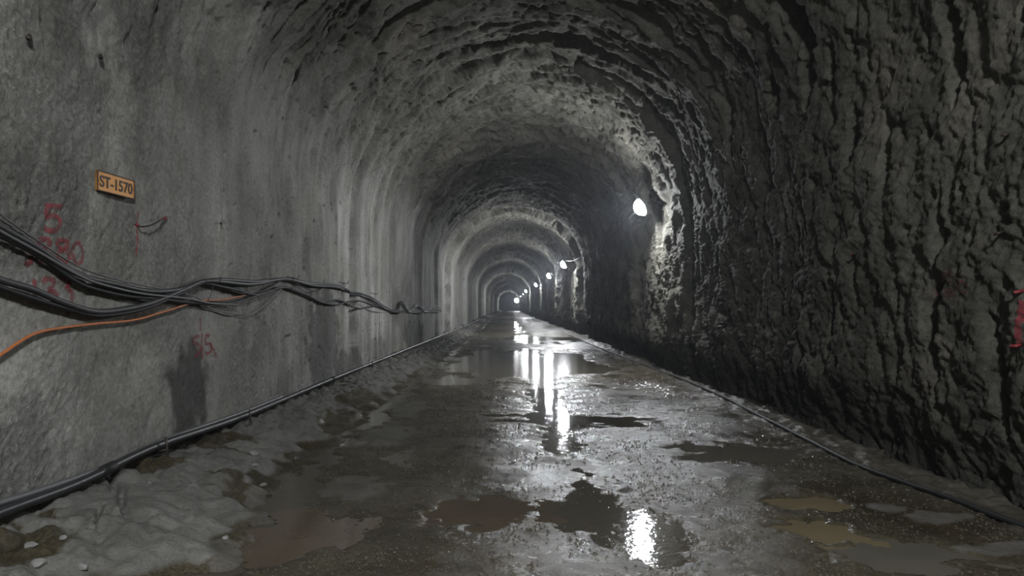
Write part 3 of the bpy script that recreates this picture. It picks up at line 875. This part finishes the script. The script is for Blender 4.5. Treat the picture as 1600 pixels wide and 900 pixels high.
ST = [
    (60, 868, .035, 'pale grey stone at the bottom left corner, largest of the loose stones there'),
    (130, 868, .028, 'grey stone at the bottom edge below the cracked slab'),
    (48, 842, .030, 'grey stone nearest the left edge, under the near end of the pipe'),
    (100, 838, .024, 'small grey stone just left of the cracked slab'),
    (232, 758, .022, 'small grey stone between the pipe and the cracked slab'),
    (395, 700, .045, 'large flat stone on the bank below the steel peg'),
    (398, 730, .028, 'small stone just below the large flat stone on the bank'),
    (350, 688, .013, 'tiny white stone on the dark wet patch under the pipe'),
    (412, 764, .030, 'grey stone at the lower edge of the bank beside the wet channel'),
    (535, 695, .036, 'grey stone halfway along the foot of the bank'),
    (352, 848, .022, 'small stone at the tip of the bank beside the brown puddle'),
]
for k, (px, py, s_, lab) in enumerate(ST):
    stone(px, py, s_, lab, k)

# ------------------------------------------------------------------ wet grit on the floor
def grit(n):
    rg = np.random.default_rng(5)
    y = 2.6 * (22 / 2.6) ** rg.random(n); x = rg.uniform(-1.95, 3.1, n)
    i = np.clip(np.searchsorted(FDV, y), 1, len(FDV) - 1); j = np.clip(np.searchsorted(FXV, x), 1, len(FXV) - 1)
    dens = fbm(x / .7, y / .9, 200, 3)
    ok = (dens + rg.uniform(-.5, .5, n) > -.15) & (dry[i, j] < .05) & (bank[i, j] < .05)
    for _, _, _, q, _ in pools: ok &= (q[i, j] > 1.0) | (rg.random(n) < .05)
    x, y, i, j = x[ok], y[ok], i[ok], j[ok]; n = len(x)
    rad = np.clip(rg.lognormal(-5.25, .38, n), .003, .014) * (.8 + y / 16); z = H[i, j] + rad * .1
    base = np.array([(1, 0, 0), (0, 1, 0), (-1, 0, 0), (0, -1, 0), (0, 0, 1)], float)
    a = rg.uniform(0, 6.28, n); ca, sa = np.cos(a), np.sin(a)
    sx, sy, sz = rg.uniform(.8, 1.4, n), rg.uniform(.8, 1.3, n), rg.uniform(.55, 1.0, n)
    V = np.zeros((n, 5, 3)); bx = base[:, 0] * sx[:, None]; by = base[:, 1] * sy[:, None]
    V[..., 0] = x[:, None] + rad[:, None] * (bx * ca[:, None] - by * sa[:, None])
    V[..., 1] = y[:, None] + rad[:, None] * (bx * sa[:, None] + by * ca[:, None])
    V[..., 2] = z[:, None] + rad[:, None] * base[:, 2] * sz[:, None] - (base[:, 2] == 0) * rad[:, None] * .25
    f = np.array([(0, 1, 4), (1, 2, 4), (2, 3, 4), (3, 0, 4)])
    Fq = (np.arange(n)[:, None, None] * 5 + f[None]).reshape(-1, 3)
    me = bpy.data.meshes.new('grit'); me.vertices.add(n * 5); me.vertices.foreach_set('co', V.astype(np.float32).ravel())
    me.loops.add(Fq.size); me.polygons.add(len(Fq)); me.loops.foreach_set('vertex_index', Fq.ravel().astype(np.int32))
    me.polygons.foreach_set('loop_start', np.arange(0, Fq.size, 3, dtype=np.int32)); me.update(calc_edges=True)
    me.polygons.foreach_set('use_smooth', np.ones(len(Fq), bool)); me.materials.append(M['grit']); me.update()
    tag(link(bpy.data.objects.new('grit', me)), 'wet glistening grit scattered over the muddy tunnel floor', 'grit', kind='stuff')
grit(60000)

# ------------------------------------------------------------------ thin dusty haze filling the tunnel
def haze():
    me = bpy.data.meshes.new('haze'); bm = bmesh.new(); bmesh.ops.create_cube(bm, size=1)
    for v_ in bm.verts: v_.co = Vector((v_.co.x * 9, 123 + v_.co.y * 276, 3 + v_.co.z * 7.6))
    bm.to_mesh(me); bm.free()
    m = bpy.data.materials.new('dusty_haze'); m.use_nodes = True; nt = m.node_tree
    nt.nodes.remove(nt.nodes['Principled BSDF'])
    vs = nt.nodes.new('ShaderNodeVolumeScatter'); vs.inputs['Color'].default_value = (.85, .9, 1, 1); vs.inputs['Density'].default_value = .0018; vs.inputs['Anisotropy'].default_value = .55
    nt.links.new(vs.outputs[0], nt.nodes['Material Output'].inputs['Volume'])
    me.materials.append(m)
    tag(link(bpy.data.objects.new('haze', me)), 'thin bluish haze of dust and damp in the tunnel air', 'haze', kind='stuff')
haze()
